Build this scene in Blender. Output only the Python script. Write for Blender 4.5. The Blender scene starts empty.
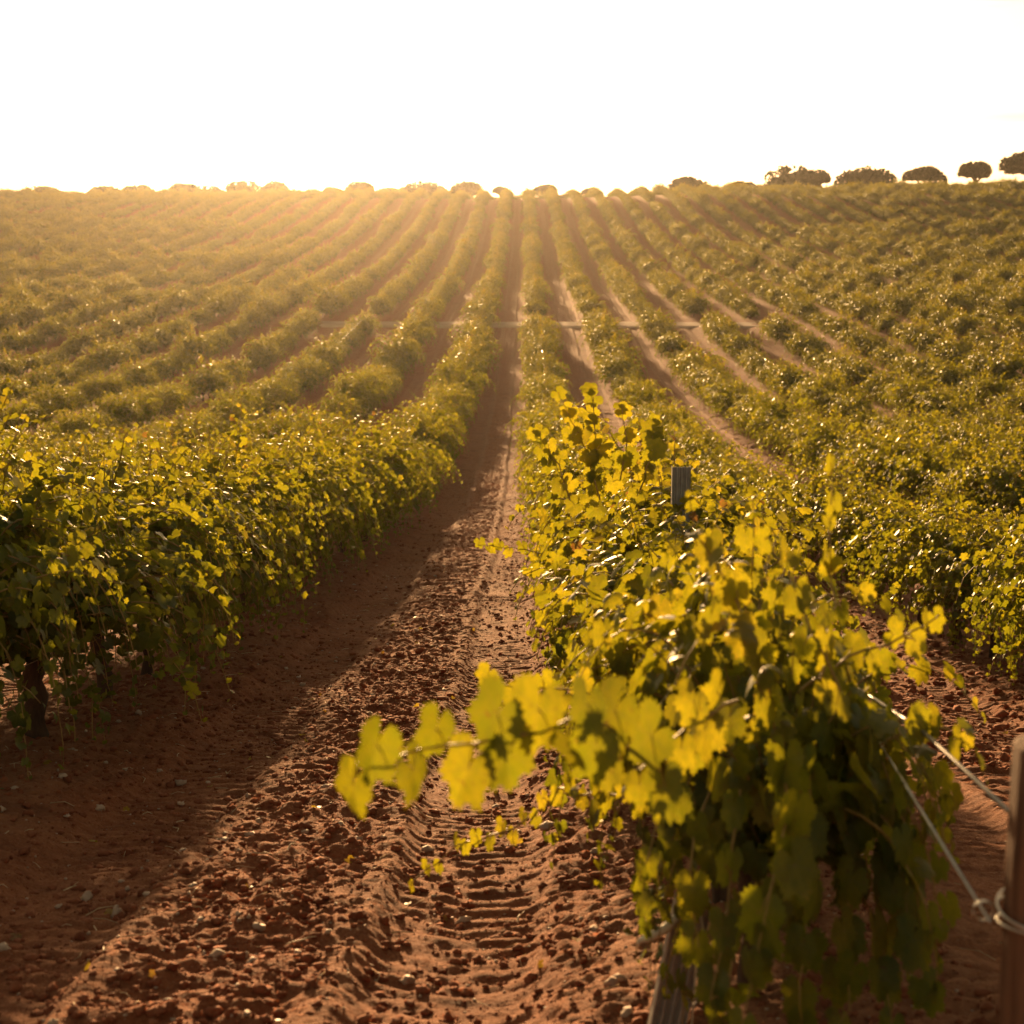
import bpy, math, random
import numpy as np
from mathutils import Vector, Matrix

# ---------------------------------------------------------------- camera, sky, sun, exposure
scene = bpy.context.scene
COL = scene.collection
EYE = 1.45
F = 1700.0
PITCH = math.radians(11.05)
YAW = math.radians(0.388)          # camera turned slightly left of the row direction (+Y)
SUN_AZ = math.radians(7.5)         # left of the rows
SUN_EL = math.radians(5.6)

cam_d = bpy.data.cameras.new('camera')
cam = bpy.data.objects.new('camera', cam_d)
COL.objects.link(cam)
cam.location = (0, 0, EYE)
cam.rotation_euler = (math.pi / 2 - PITCH, 0, YAW)
cam_d.sensor_width = 36
cam_d.lens = F / 1024 * 36
cam_d.clip_start = 0.05
cam_d.clip_end = 3000
cam_d.dof.use_dof = True
cam_d.dof.focus_distance = 9.5
cam_d.dof.aperture_fstop = 5.2
scene.camera = cam

world = bpy.data.worlds.new('World')
scene.world = world
world.use_nodes = True
wn = world.node_tree
bg = wn.nodes['Background']
sky = wn.nodes.new('ShaderNodeTexSky')
sky.sky_type = 'NISHITA'
sky.sun_disc = False
sky.sun_elevation = SUN_EL
sky.sun_rotation = -SUN_AZ
sky.altitude = 100
sky.air_density = 1.0
sky.dust_density = 1.6
sky.ozone_density = 1.5
hs = wn.nodes.new('ShaderNodeHueSaturation'); hs.inputs['Saturation'].default_value = .5
wn.links.new(sky.outputs[0], hs.inputs['Color'])
tint = wn.nodes.new('ShaderNodeMix'); tint.data_type = 'RGBA'; tint.blend_type = 'MULTIPLY'
tint.inputs[0].default_value = 1; tint.inputs[7].default_value = (1.0, .765, .47, 1)   # warm white balance of the evening air
wn.links.new(hs.outputs[0], tint.inputs[6])
# thin veil of peach cloud, stretched along the horizon
wtc = wn.nodes.new('ShaderNodeTexCoord'); wmp = wn.nodes.new('ShaderNodeMapping'); wmp.inputs['Scale'].default_value = (2.2, 2.2, 26)
wnz = wn.nodes.new('ShaderNodeTexNoise'); wnz.inputs['Scale'].default_value = 2.3; wnz.inputs['Detail'].default_value = 5
wrp = wn.nodes.new('ShaderNodeValToRGB'); wrp.color_ramp.elements[0].position = .56; wrp.color_ramp.elements[1].position = .72
wrp.color_ramp.elements[0].color = (1, 1, 1, 1); wrp.color_ramp.elements[1].color = (.80, .70, .60, 1)
cl = wn.nodes.new('ShaderNodeMix'); cl.data_type = 'RGBA'; cl.blend_type = 'MULTIPLY'; cl.inputs[0].default_value = 1
wn.links.new(wtc.outputs['Generated'], wmp.inputs[0]); wn.links.new(wmp.outputs[0], wnz.inputs[0]); wn.links.new(wnz.outputs[0], wrp.inputs[0])
wn.links.new(tint.outputs[2], cl.inputs[6]); wn.links.new(wrp.outputs[0], cl.inputs[7])
wn.links.new(cl.outputs[2], bg.inputs[0])
bg.inputs[1].default_value = 0.108

sun_d = bpy.data.lights.new('sun', 'SUN')
sun_d.energy = 5.0
sun_d.color = (1.0, 0.60, 0.265)
sun_d.angle = math.radians(1.0)
sun = bpy.data.objects.new('sun', sun_d)
COL.objects.link(sun)
sdir = Vector((-math.sin(SUN_AZ) * math.cos(SUN_EL), math.cos(SUN_AZ) * math.cos(SUN_EL), math.sin(SUN_EL)))
sun.rotation_euler = sdir.to_track_quat('Z', 'Y').to_euler()
sun.location = (-20, 150, 40)

scene.render.engine = 'CYCLES'
scene.view_settings.view_transform = 'Standard'
scene.view_settings.look = 'None'
scene.view_settings.gamma = 1
scene.view_settings.exposure = 1.28
scene.cycles.use_denoising = True
scene.cycles.max_bounces = 7
scene.cycles.diffuse_bounces = 3
scene.cycles.transmission_bounces = 5
scene.cycles.volume_bounces = 1
scene.cycles.transparent_max_bounces = 8
scene.cycles.caustics_reflective = False
scene.cycles.caustics_refractive = False

HAZE_DENSITY = 0.00009
HAZE_ANISO = 0.84

# ---------------------------------------------------------------- helpers
def vnoise(x, y, seed=0):
    xi = np.floor(x).astype(np.int64); yi = np.floor(y).astype(np.int64)
    fx = x - xi; fy = y - yi
    u = fx * fx * (3 - 2 * fx); v = fy * fy * (3 - 2 * fy)
    def h(a, b):
        n = (a * 374761393 + b * 668265263 + seed * 974634777) & 0xFFFFFFFF
        n = ((n ^ (n >> 13)) * 1274126177) & 0xFFFFFFFF
        n = (n ^ (n >> 16)) & 0xFFFFFF
        return n / float(0xFFFFFF)
    return (h(xi, yi) * (1 - u) + h(xi + 1, yi) * u) * (1 - v) + (h(xi, yi + 1) * (1 - u) + h(xi + 1, yi + 1) * u) * v

def sstep(a, b, x):
    t = np.clip((x - a) / (b - a), 0, 1)
    return t * t * (3 - 2 * t)

# ground profile: drop of the ground below the eye against distance along the rows
PZ = np.array([-60, -25, 0, 2.5, 5.3, 7.3, 9.4, 12.2, 20.3, 30, 38.5, 50, 60, 75, 96, 120, 150, 180, 205, 228, 240, 252, 300, 400, 700, 1500.])
PH = np.array([-6, -2.0, 1.45, 1.80, 2.25, 2.62, 2.97, 3.42, 4.62, 5.95, 6.85, 7.65, 8.05, 8.3, 8.05, 7.85, 7.3, 6.1, 4.6, 2.95, 2.55, 2.8, 6.0, 14, 40, 90.])
_d = np.gradient(PH, PZ)
def prof(z):
    z = np.asarray(z, float)
    i = np.clip(np.searchsorted(PZ, z) - 1, 0, len(PZ) - 2)
    h = PZ[i + 1] - PZ[i]
    t = np.clip((z - PZ[i]) / h, 0, 1)
    sec = (PH[i + 1] - PH[i]) / h
    return PH[i] * (2*t**3 - 3*t**2 + 1) + PH[i+1] * (-2*t**3 + 3*t**2) + _d[i]*h*(t**3 - 2*t**2 + t) + _d[i+1]*h*(t**3 - t**2)

S = 3.1            # distance between the vine rows
X0 = 0.77          # the row right of the lane
def base_z(x, y):
    x = np.asarray(x, float); y = np.asarray(y, float)
    h = prof(y)
    side = np.clip(x - 0.6, 0, 3.4) * 0.11 * (1 - sstep(4.2, 9, x))
    h = h + side * (1 - sstep(25, 60, y)) * sstep(3, 9, y)
    h = h - np.clip(x, 0, 120) * 0.018 * sstep(110, 235, y)
    h = h + np.clip(-x, 0, 120) * 0.002 * sstep(110, 235, y)
    h = h + 0.25 * (vnoise(x / 23.0 + 5, y / 31.0, 3) - .5) * sstep(25, 60, y)
    return EYE - h

def lane_fields(x, y):
    """berm, tyre, ridge masks for the periodic vineyard lanes"""
    wob = 0.10 * (vnoise(y / 2.7, x * 0 + 3.3, 11) - .5) + 0.05 * (vnoise(y / .8, x * 0 + 1.3, 12) - .5)
    xr = (x - X0 + S / 2) % S - S / 2          # distance from the nearest row
    berm = 1 - sstep(0.25, 0.75, np.abs(xr) + 0.25 * (vnoise(x * 3, y * 3, 13) - .5))
    xl = np.abs(((x - X0) % S) - S / 2) + wob  # distance from the lane centre
    tyre = sstep(0.33, 0.42, xl) * (1 - sstep(0.78, 0.9, xl))
    ridge = np.exp(-((xl - 0.33) / 0.085) ** 2)
    mid = 1 - sstep(0.2, 0.33, xl)
    return berm, tyre, ridge, mid, xr, xl

def detail_z(x, y):
    berm, tyre, ridge, mid, xr, xl = lane_fields(x, y)
    z = 0.07 * berm - 0.028 * tyre + 0.024 * ridge
    rough = 1 - 0.55 * tyre - 0.5 * ridge
    b1 = vnoise(x * 9, y * 9, 21); b2 = vnoise(x * 19 + 3, y * 19, 22); b3 = vnoise(x * 41, y * 41 + 7, 23)
    z = z + rough * (0.040 * np.abs(b1 - .5) * 2 * (0.4 + 0.6 * mid) + 0.022 * b2 + 0.012 * b3)
    z = z + 0.05 * (vnoise(x * 1.7, y * 1.7, 24) - .5)
    z = z + (1 - .5 * tyre) * 0.014 * (np.abs(vnoise(x * 63, y * 63, 30) - .5)) + .012 * (1 - .7 * tyre) * vnoise(x * 28, y * 28, 33)
    # lugs pressed by the tyres
    ph = (y + 0.35 * np.abs(xl - 0.6) * np.sign(xr)) / 0.105 + 1.3 * vnoise(x * 2, y * 2, 26)
    lug = np.clip(np.sin(ph * 2 * np.pi) * 1.6, -1, 1)
    keep = sstep(0.18, 0.55, vnoise(x * 1.3, y * 1.0, 27))
    z = z + tyre * keep * (0.004 + .002 * (x < -.8)) * lug * (.4 + 1.2 * vnoise(x * 6, y * 6, 29))
    return z
def ground_z(x, y):
    return base_z(x, y) + detail_z(np.asarray(x, float), np.asarray(y, float))

def mesh_np(name, verts, tris, mats=(), smooth=True, vec=None, mat_index=None):
    """verts (N,3), tris (M,3 or 4) numpy arrays -> mesh datablock; vec is an optional point attribute leafuv"""
    me = bpy.data.meshes.new(name)
    verts = np.asarray(verts, np.float32); tris = np.asarray(tris, np.int32)
    k = tris.shape[1]
    me.vertices.add(len(verts)); me.vertices.foreach_set('co', verts.ravel())
    me.loops.add(tris.size); me.loops.foreach_set('vertex_index', tris.ravel())
    me.polygons.add(len(tris)); me.polygons.foreach_set('loop_start', np.arange(len(tris), dtype=np.int32) * k)
    me.polygons.foreach_set('use_smooth', np.full(len(tris), smooth, dtype=bool))
    if mat_index is not None:
        me.polygons.foreach_set('material_index', np.asarray(mat_index, np.int32))
    if vec is not None:
        a = me.attributes.new('leafuv', 'FLOAT_VECTOR', 'POINT')
        a.data.foreach_set('vector', np.asarray(vec, np.float32).ravel())
    for m in mats: me.materials.append(m)
    me.update(calc_edges=True)
    return me

def link(name, me, parent=None, loc=(0, 0, 0)):
    o = bpy.data.objects.new(name, me)
    COL.objects.link(o); o.location = loc
    if parent: o.parent = parent
    return o
def tag(o, label=None, cat=None, group=None, kind=None):
    if label: o['label'] = label
    if cat: o['category'] = cat
    if group: o['group'] = group
    if kind: o['kind'] = kind
    return o

class Geo:
    """collects verts / tris / vec of several shapes into one mesh"""
    def __init__(s): s.v = []; s.f = []; s.a = []; s.m = []; s.n = 0
    def add(s, v, f, a=None, m=0):
        v = np.asarray(v, float).reshape(-1, 3); f = np.asarray(f, int)
        s.v.append(v); s.f.append(f + s.n); s.n += len(v)
        s.a.append(np.zeros((len(v), 3)) if a is None else a); s.m.append(np.full(len(f), m))
    def mesh(s, name, mats, smooth=True):
        return mesh_np(name, np.concatenate(s.v), np.concatenate(s.f), mats, smooth, np.concatenate(s.a), np.concatenate(s.m))

def tube(pts, rad, seg=6, cap=True):
    pts = np.asarray(pts, float); n = len(pts)
    rad = np.broadcast_to(np.asarray(rad, float), (n,))
    d = np.gradient(pts, axis=0); d /= np.linalg.norm(d, axis=1)[:, None] + 1e-9
    ref = np.array([0, 0, 1.0]) if abs(d[:, 2]).mean() < 0.8 else np.array([1.0, 0, 0])
    a = np.cross(d, ref); a /= np.linalg.norm(a, axis=1)[:, None] + 1e-9
    b = np.cross(d, a)
    th = np.arange(seg) * 2 * np.pi / seg
    v = pts[:, None, :] + rad[:, None, None] * (np.cos(th)[None, :, None] * a[:, None, :] + np.sin(th)[None, :, None] * b[:, None, :])
    v = v.reshape(-1, 3); f = []
    i = np.arange(n - 1)[:, None] * seg; j = np.arange(seg)[None, :]; j2 = (j + 1) % seg
    p, q, r, t = (i + j).ravel(), (i + j2).ravel(), (i + seg + j2).ravel(), (i + seg + j).ravel()
    f = np.concatenate([np.stack([p, t, r], 1), np.stack([p, r, q], 1)])
    if cap:
        v = np.vstack([v, pts[0], pts[-1]]); c0 = n * seg; c1 = c0 + 1
        jj = np.arange(seg); kk = (jj + 1) % seg
        f = np.vstack([f, np.stack([np.full(seg, c0), jj, kk], 1), np.stack([np.full(seg, c1), (n-1)*seg + kk, (n-1)*seg + jj], 1)])
    return v, f

def pix(px, py, depth):
    """world point seen at this place of the frame at this depth (used once to survey positions)"""
    v = Vector(((px - 512) / F * depth, -(py - 512) / F * depth, -depth))
    return Matrix.Translation(cam.location) @ cam.rotation_euler.to_matrix().to_4x4() @ v

# ---------------------------------------------------------------- materials
def new_mat(name):
    m = bpy.data.materials.new(name); m.use_nodes = True
    nt = m.node_tree; nt.nodes.clear()
    return m, nt
class N:
    def __init__(s, nt): s.nt = nt
    def node(s, t, **kw):
        n = s.nt.nodes.new(t)
        for k, v in kw.items(): setattr(n, k, v)
        return n
    def L(s, a, b): s.nt.links.new(a, b)
    def math(s, op, a, b=None, c=None, clamp=False):
        n = s.node('ShaderNodeMath', operation=op, use_clamp=clamp)
        for i, q in enumerate((a, b, c)):
            if q is None: continue
            if isinstance(q, (int, float)): n.inputs[i].default_value = q
            else: s.L(q, n.inputs[i])
        return n.outputs[0]
    def ramp(s, fac, stops):
        n = s.node('ShaderNodeValToRGB'); e = n.color_ramp.elements
        while len(e) < len(stops): e.new(0.5)
        for q, (p, c) in zip(e, stops): q.position = p; q.color = (*c, 1)
        s.L(fac, n.inputs[0]); return n.outputs[0]
    def mix(s, fac, a, b):
        n = s.node('ShaderNodeMix', data_type='RGBA')
        for i, q in ((0, fac), (6, a), (7, b)):
            if isinstance(q, (int, float)): n.inputs[i].default_value = q
            elif isinstance(q, tuple): n.inputs[i].default_value = (*q, 1)
            else: s.L(q, n.inputs[i])
        return n.outputs[2]
    def noise(s, scale, vec=None, detail=4, rough=.55):
        n = s.node('ShaderNodeTexNoise'); n.inputs['Scale'].default_value = scale
        n.inputs['Detail'].default_value = detail; n.inputs['Roughness'].default_value = rough
        if vec is not None: s.L(vec, n.inputs['Vector'])
        return n.outputs[0]

def leaf_material(veins=True, through=.40):
    m, nt = new_mat('vine_leaf'); g = N(nt)
    at = g.node('ShaderNodeAttribute', attribute_name='leafuv')
    sp = g.node('ShaderNodeSeparateXYZ'); g.L(at.outputs['Vector'], sp.inputs[0])
    u, v, r = sp.outputs
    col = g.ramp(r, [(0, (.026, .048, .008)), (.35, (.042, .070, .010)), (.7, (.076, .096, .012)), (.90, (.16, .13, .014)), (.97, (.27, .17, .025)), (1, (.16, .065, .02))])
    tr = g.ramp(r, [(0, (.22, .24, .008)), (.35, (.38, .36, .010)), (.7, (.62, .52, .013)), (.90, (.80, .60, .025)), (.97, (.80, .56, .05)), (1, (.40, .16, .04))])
    if veins:
        best = None
        au = g.math('ABSOLUTE', u)
        for th in (0, 50, 105):
            s_, c_ = math.sin(math.radians(th)), math.cos(math.radians(th))
            d = g.math('ABSOLUTE', g.math('SUBTRACT', g.math('MULTIPLY', au, c_), g.math('MULTIPLY', v, s_)))
            along = g.math('ADD', g.math('MULTIPLY', au, s_), g.math('MULTIPLY', v, c_))
            pen = g.math('MULTIPLY', g.math('LESS_THAN', along, 0.0), 1.0)
            d = g.math('ADD', g.math('ADD', d, pen), g.math('MULTIPLY', along, 0.018))
            best = d if best is None else g.math('MINIMUM', best, d)
        vein = g.math('SUBTRACT', 1.0, g.math('DIVIDE', best, 0.036, clamp=True), clamp=True)
        rad = g.math('SQRT', g.math('ADD', g.math('MULTIPLY', u, u), g.math('MULTIPLY', v, v)))
        # finer net of veins and blotches
        tc = g.node('ShaderNodeVectorMath', operation='SCALE'); g.L(at.outputs['Vector'], tc.inputs[0]); tc.inputs[3].default_value = 1.0
        nz = g.noise(3.2, tc.outputs[0], 3)
        vo = g.node('ShaderNodeTexVoronoi', feature='DISTANCE_TO_EDGE'); vo.inputs['Scale'].default_value = 7; g.L(tc.outputs[0], vo.inputs['Vector'])
        net = g.math('LESS_THAN', vo.outputs[0], 0.035)
        tr = g.mix(g.math('MULTIPLY', g.math('SUBTRACT', nz, .35, clamp=True), 1.6, clamp=True), tr, (.20, .26, .010))
        tr = g.mix(g.math('MULTIPLY', vein, .7), tr, (.30, .26, .03))
        tr = g.mix(g.math('MULTIPLY', net, .18), tr, (.25, .25, .02))
        col = g.mix(g.math('MULTIPLY', vein, .5), col, (.17, .18, .05))
        edge = g.math('MULTIPLY', g.math('SUBTRACT', g.math('ADD', rad, g.math('MULTIPLY', nz, .8)), 1.22, clamp=True), 2.2, clamp=True)
        old = g.math('GREATER_THAN', r, .42)
        off = g.node('ShaderNodeVectorMath', operation='MULTIPLY_ADD'); g.L(at.outputs['Vector'], off.inputs[0])
        off.inputs[1].default_value = (1, 1, 60); off.inputs[2].default_value = (3, 1, 0)
        sp_n = g.noise(5.5, off.outputs[0], 2, .5)
        spot = g.math('MULTIPLY', g.math('SUBTRACT', sp_n, .66, clamp=True), 14, clamp=True)
        tr = g.mix(g.math('MULTIPLY', spot, .8), tr, (.22, .11, .02)); col = g.mix(g.math('MULTIPLY', spot, .7), col, (.16, .08, .03))
        e2 = g.math('MULTIPLY', edge, old)
        col = g.mix(e2, col, (.24, .16, .03)); tr = g.mix(e2, tr, (.75, .42, .04))
    geo = g.node('ShaderNodeNewGeometry')
    col = g.mix(g.math('MULTIPLY', geo.outputs['Backfacing'], .35), col, (.11, .13, .06))
    pb = g.node('ShaderNodeBsdfPrincipled'); g.L(col, pb.inputs['Base Color'])
    pb.inputs['Roughness'].default_value = .5
    pb.inputs['Specular IOR Level'].default_value = .28
    tl = g.node('ShaderNodeBsdfTranslucent'); g.L(tr, tl.inputs[0])
    mx = g.node('ShaderNodeMixShader'); mx.inputs[0].default_value = through
    g.L(pb.outputs[0], mx.inputs[1]); g.L(tl.outputs[0], mx.inputs[2])
    out = g.node('ShaderNodeOutputMaterial'); g.L(mx.outputs[0], out.inputs[0])
    return m
M_LEAF = leaf_material(True)
M_LEAF_FAR = leaf_material(False, .27); M_LEAF_FAR.name = 'vine_leaf_plain_shaded'  # transmits less light, standing in for lost self-shadowing between leaves

def simple(name, c1, c2, scale=8, rough=.8, bump=.0, metallic=0., stretch=(1, 1, 1), spec=.3):
    m, nt = new_mat(name); g = N(nt)
    tc = g.node('ShaderNodeTexCoord'); mp = g.node('ShaderNodeMapping'); mp.inputs['Scale'].default_value = stretch
    g.L(tc.outputs['Object'], mp.inputs[0])
    nz = g.noise(scale, mp.outputs[0], 6, .65)
    col = g.ramp(nz, [(.3, c1), (.7, c2)])
    pb = g.node('ShaderNodeBsdfPrincipled'); g.L(col, pb.inputs['Base Color'])
    pb.inputs['Roughness'].default_value = rough; pb.inputs['Metallic'].default_value = metallic
    pb.inputs['Specular IOR Level'].default_value = spec
    if bump:
        bp = g.node('ShaderNodeBump'); bp.inputs['Strength'].default_value = bump; bp.inputs['Distance'].default_value = .01
        g.L(nz, bp.inputs['Height']); g.L(bp.outputs[0], pb.inputs['Normal'])
    out = g.node('ShaderNodeOutputMaterial'); g.L(pb.outputs[0], out.inputs[0])
    return m
M_BARK = simple('vine_bark', (.045, .025, .016), (.13, .08, .05), 14, .9, .9, stretch=(1, 1, .25))
M_CANE = simple('vine_cane', (.20, .11, .03), (.36, .24, .07), 20, .5, .2, stretch=(1, 1, .3))
M_POST = simple('weathered_wood', (.05, .024, .014), (.24, .12, .07), 42, .85, 1.0, stretch=(1, 1, .06))
M_STEEL = simple('galvanised_steel', (.30, .29, .28), (.42, .41, .39), 30, .5, .1, metallic=.55)
M_WIRE = simple('wire_steel', (.55, .52, .46), (.75, .72, .66), 30, .28, 0, metallic=1.0)
M_HOSE = simple('grey_cable', (.20, .19, .18), (.32, .30, .28), 30, .45, 0, metallic=.4)
M_TAPE = simple('pale_tie', (.55, .50, .38), (.70, .66, .52), 30, .6, 0)
M_CLOD = simple('soil_clod', (.14, .038, .016), (.30, .10, .045), 6, .95, .6)
M_STONE = simple('pale_stone', (.30, .19, .13), (.52, .38, .28), 9, .7, .3)
M_STRAW = simple('dry_straw', (.42, .28, .15), (.66, .50, .31), 12, .6, 0)
M_PBARK = simple('pine_bark', (.05, .03, .02), (.12, .07, .05), 3, .9, .5)
M_PINE = simple('pine_needles', (.022, .035, .012), (.060, .075, .025), 1.2, .7, 0)

def soil_material():
    m, nt = new_mat('red_soil'); g = N(nt)
    geo = g.node('ShaderNodeNewGeometry')
    at = g.node('ShaderNodeAttribute', attribute_name='leafuv')
    sp = g.node('ShaderNodeSeparateXYZ'); g.L(at.outputs['Vector'], sp.inputs[0])
    berm, smooth_, _ = sp.outputs
    p = geo.outputs['Position']
    n1 = g.noise(1.1, p, 5); n2 = g.noise(14, p, 6, .7); n3 = g.noise(70, p, 3, .7)
    c = g.ramp(n2, [(.25, (.14, .037, .015)), (.5, (.25, .074, .029)), (.78, (.38, .135, .058))])
    c = g.mix(g.math('MULTIPLY', n1, .5), c, (.22, .075, .032))
    pale = g.ramp(n2, [(.3, (.23, .10, .050)), (.7, (.36, .18, .095))])
    c = g.mix(g.math('MULTIPLY', smooth_, .30), c, pale)
    c = g.mix(g.math('MULTIPLY', berm, .60), c, pale)
    vo = g.node('ShaderNodeTexVoronoi'); vo.inputs['Scale'].default_value = 55; g.L(p, vo.inputs['Vector'])
    speck = g.math('LESS_THAN', vo.outputs['Distance'], .16)
    c = g.mix(g.math('MULTIPLY', speck, .35), c, (.44, .29, .19))
    n4 = g.noise(190, p, 2, .8)
    h = g.math('ADD', g.math('MULTIPLY', n2, .6), g.math('ADD', g.math('MULTIPLY', n3, .45), g.math('MULTIPLY', n4, .15)))
    c = g.mix(g.math('MULTIPLY', g.math('SUBTRACT', n3, .45, clamp=True), 2.2, clamp=True), c, (.36, .145, .065))
    n5 = g.noise(3.3, p, 5, .6)
    c = g.mix(g.math('MULTIPLY', g.math('SUBTRACT', n5, .5, clamp=True), 2.4, clamp=True), c, (.13, .042, .020))
    bp = g.node('ShaderNodeBump'); bp.inputs['Strength'].default_value = 1.0; bp.inputs['Distance'].default_value = .03
    g.L(h, bp.inputs['Height'])
    pb = g.node('ShaderNodeBsdfPrincipled'); g.L(c, pb.inputs['Base Color']); pb.inputs['Roughness'].default_value = .92
    pb.inputs['Specular IOR Level'].default_value = .2
    g.L(bp.outputs[0], pb.inputs['Normal'])
    out = g.node('ShaderNodeOutputMaterial'); g.L(pb.outputs[0], out.inputs[0])
    return m
M_SOIL = soil_material()
M_PATH = simple('path_earth', (.24, .13, .075), (.36, .22, .135), .6, .95, .5)

# ---------------------------------------------------------------- ground: one sheet out to the horizon
def axis_lin(a, b, s): return np.arange(a, b, s)
ys = [np.linspace(-60, 0, 16)[:-1], np.linspace(0, 2.6, 40)[:-1], np.arange(2.6, 11, .0125)]
y = 11.0; tail = []
while y < 60: tail.append(y); y += max(.0125, (y - 0) * .0014)
while y < 1500: tail.append(y); y += y * .012
ys = np.concatenate(ys + [np.array(tail), [1500.]])
xs_f = np.arange(-2.9, 1.0, .0135)
right = []; x = 1.0
while x < 6.5: right.append(x); x += .03
while x < 600: right.append(x); x += max(.12, abs(x) * .022)
left = []; x = -2.9
while x > -9: x -= .06; left.append(x)
while x > -600: x -= max(.12, abs(x) * .022); left.append(x)
xs = np.concatenate([np.array(left[::-1]), xs_f, np.array(right), [600.]])
GX, GY = np.meshgrid(xs, ys)
bz = base_z(GX, GY)
dz = detail_z(GX, GY)
fade = (1 - sstep(240, 300, GY)) * (1 - sstep(100, 160, np.abs(GX)))
GZ = bz + dz * fade
nx, ny = len(xs), len(ys)
idx = np.arange(nx * ny).reshape(ny, nx)
quads = np.stack([idx[:-1, :-1].ravel(), idx[:-1, 1:].ravel(), idx[1:, 1:].ravel(), idx[1:, :-1].ravel()], 1)
berm, tyre, ridge, mid, _, _ = lane_fields(GX, GY)
att = np.stack([berm.ravel(), np.clip(tyre * .5 + ridge, 0, 1).ravel(), mid.ravel()], 1)
me = mesh_np('ground', np.stack([GX.ravel(), GY.ravel(), GZ.ravel()], 1), quads, [M_SOIL], True, att)
tag(link('ground', me), kind='structure')
print('ground verts', nx * ny)
del GX, GY, GZ, bz, dz, att, quads

# pale cross track cut through the rows, and the pale spot where the lane leaves over the crest
def strip(name, xa, xb, ya, yb, nx_, ny_, curve=0.0):
    X, Y = np.meshgrid(np.linspace(xa, xb, nx_), np.linspace(0, 1, ny_))
    e = .5 * (vnoise(X * .7, Y * 0 + 4, 31) - .5)
    Y = ya + (yb - ya) * Y + e * (Y - .5) + curve * X * X
    edge = np.minimum(1, 6 * np.minimum((Y - Y.min(0)) / (yb - ya), (Y.max(0) - Y) / (yb - ya)))
    Z = base_z(X, Y) + .02 + .07 * edge + .02 * vnoise(X * 2, Y * 2, 32)
    i = np.arange(nx_ * ny_).reshape(ny_, nx_)
    q = np.stack([i[:-1, :-1].ravel(), i[:-1, 1:].ravel(), i[1:, 1:].ravel(), i[1:, :-1].ravel()], 1)
    me = mesh_np(name, np.stack([X.ravel(), Y.ravel(), Z.ravel()], 1), q, [M_PATH], True)
    return tag(link(name, me), kind='structure')
PATH_Y0, PATH_Y1 = 93.3, 98.0
strip('path', -13.2, 14.6, PATH_Y0 + .5, PATH_Y1 - .5, 140, 14)

# ---------------------------------------------------------------- grapevines
LEAF_R = [(0, 1.0), (14, .87), (27, .70), (40, .86), (52, .95), (66, .82), (80, .68), (94, .80), (108, .86), (125, .80), (145, .74), (162, .62), (174, .22)]
def leaf_template(level):
    ang = np.array([a for a, r in LEAF_R], float); rr = np.array([r for a, r in LEAF_R])
    if level == 'hero':
        pos = np.linspace(0, 174, 27)
        r = np.interp(pos, ang, rr) * (1 + .075 * np.where(np.arange(27) % 2, -1, 1)); r[0] = 1.0
    elif level == 'hi':
        pos = np.array([0, 14, 27, 40, 52, 66, 80, 106, 135, 168.]); r = np.interp(pos, ang, rr)
    elif level == 'mid':
        pos = np.array([0, 27, 52, 80, 115, 160.]); r = np.interp(pos, ang, rr)
    else:
        pos = np.array([0, 60, 135.]); r = np.array([1, .85, .7])
    a = np.concatenate([-pos[:0:-1], pos]); r = np.concatenate([r[:0:-1], r])
    a = np.radians(a); n = len(a)
    if level == 'low':      # bent diamond of four corners
        uv = np.array([[0, 1.0], [.8, .1], [0, -.45], [-.8, .1]]); return uv, np.array([[0, 1, 3], [1, 2, 3]])
    rim = np.stack([r * np.sin(a), r * np.cos(a)], 1)
    if level == 'hero':
        uv = np.vstack([[0, 0], rim * .55, rim]); f = []
        for i in range(n - 1):
            f += [(0, 1 + i, 2 + i), (1 + i, 1 + n + i, 2 + n + i), (1 + i, 2 + n + i, 2 + i)]
    else:
        uv = np.vstack([[0, 0], rim]); f = [(0, 1 + i, 2 + i) for i in range(n - 1)]
    f = np.array(f)[:, ::-1]
    return uv, f
TEMPL = {k: leaf_template(k) for k in ('hero', 'hi', 'mid', 'low')}

def leaves_geo(P, Nn, T, size, rnd, level, rs):
    P = np.asarray(P, float); Nn = np.asarray(Nn, float); T = np.asarray(T, float); size = np.asarray(size, float); rnd = np.asarray(rnd, float)
    Nn /= np.linalg.norm(Nn, axis=1)[:, None]
    T = T - (T * Nn).sum(1)[:, None] * Nn; T /= np.linalg.norm(T, axis=1)[:, None] + 1e-9
    Sv = np.cross(T, Nn)
    uv, f = TEMPL[level]; k = len(P); m = len(uv)
    u = uv[:, 0][None] * rs.uniform(.88, 1.1, (k, 1)); v = uv[:, 1][None] * rs.uniform(.9, 1.08, (k, 1))
    r2 = u ** 2 + v ** 2; phi = np.arctan2(u, v)
    cup = rs.normal(.16, .16, (k, 1)); fold = rs.normal(.12, .16, (k, 1)); wave = rs.uniform(.0, .11, (k, 1)); ph = rs.uniform(0, 6.28, (k, 1))
    droop = rs.uniform(0, .30, (k, 1))
    w = -cup * r2 + fold * np.abs(u) + wave * np.sin(4 * phi + ph) * r2 - droop * np.clip(v, 0, 1) ** 2
    V = P[:, None] + size[:, None, None] * (u[..., None] * Sv[:, None] + v[..., None] * T[:, None] + w[..., None] * Nn[:, None])
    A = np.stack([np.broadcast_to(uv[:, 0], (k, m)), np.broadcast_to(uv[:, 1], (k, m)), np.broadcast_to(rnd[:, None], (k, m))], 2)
    Fc = f[None] + (np.arange(k) * m)[:, None, None]
    return V.reshape(-1, 3), Fc.reshape(-1, 3), A.reshape(-1, 3)

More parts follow.
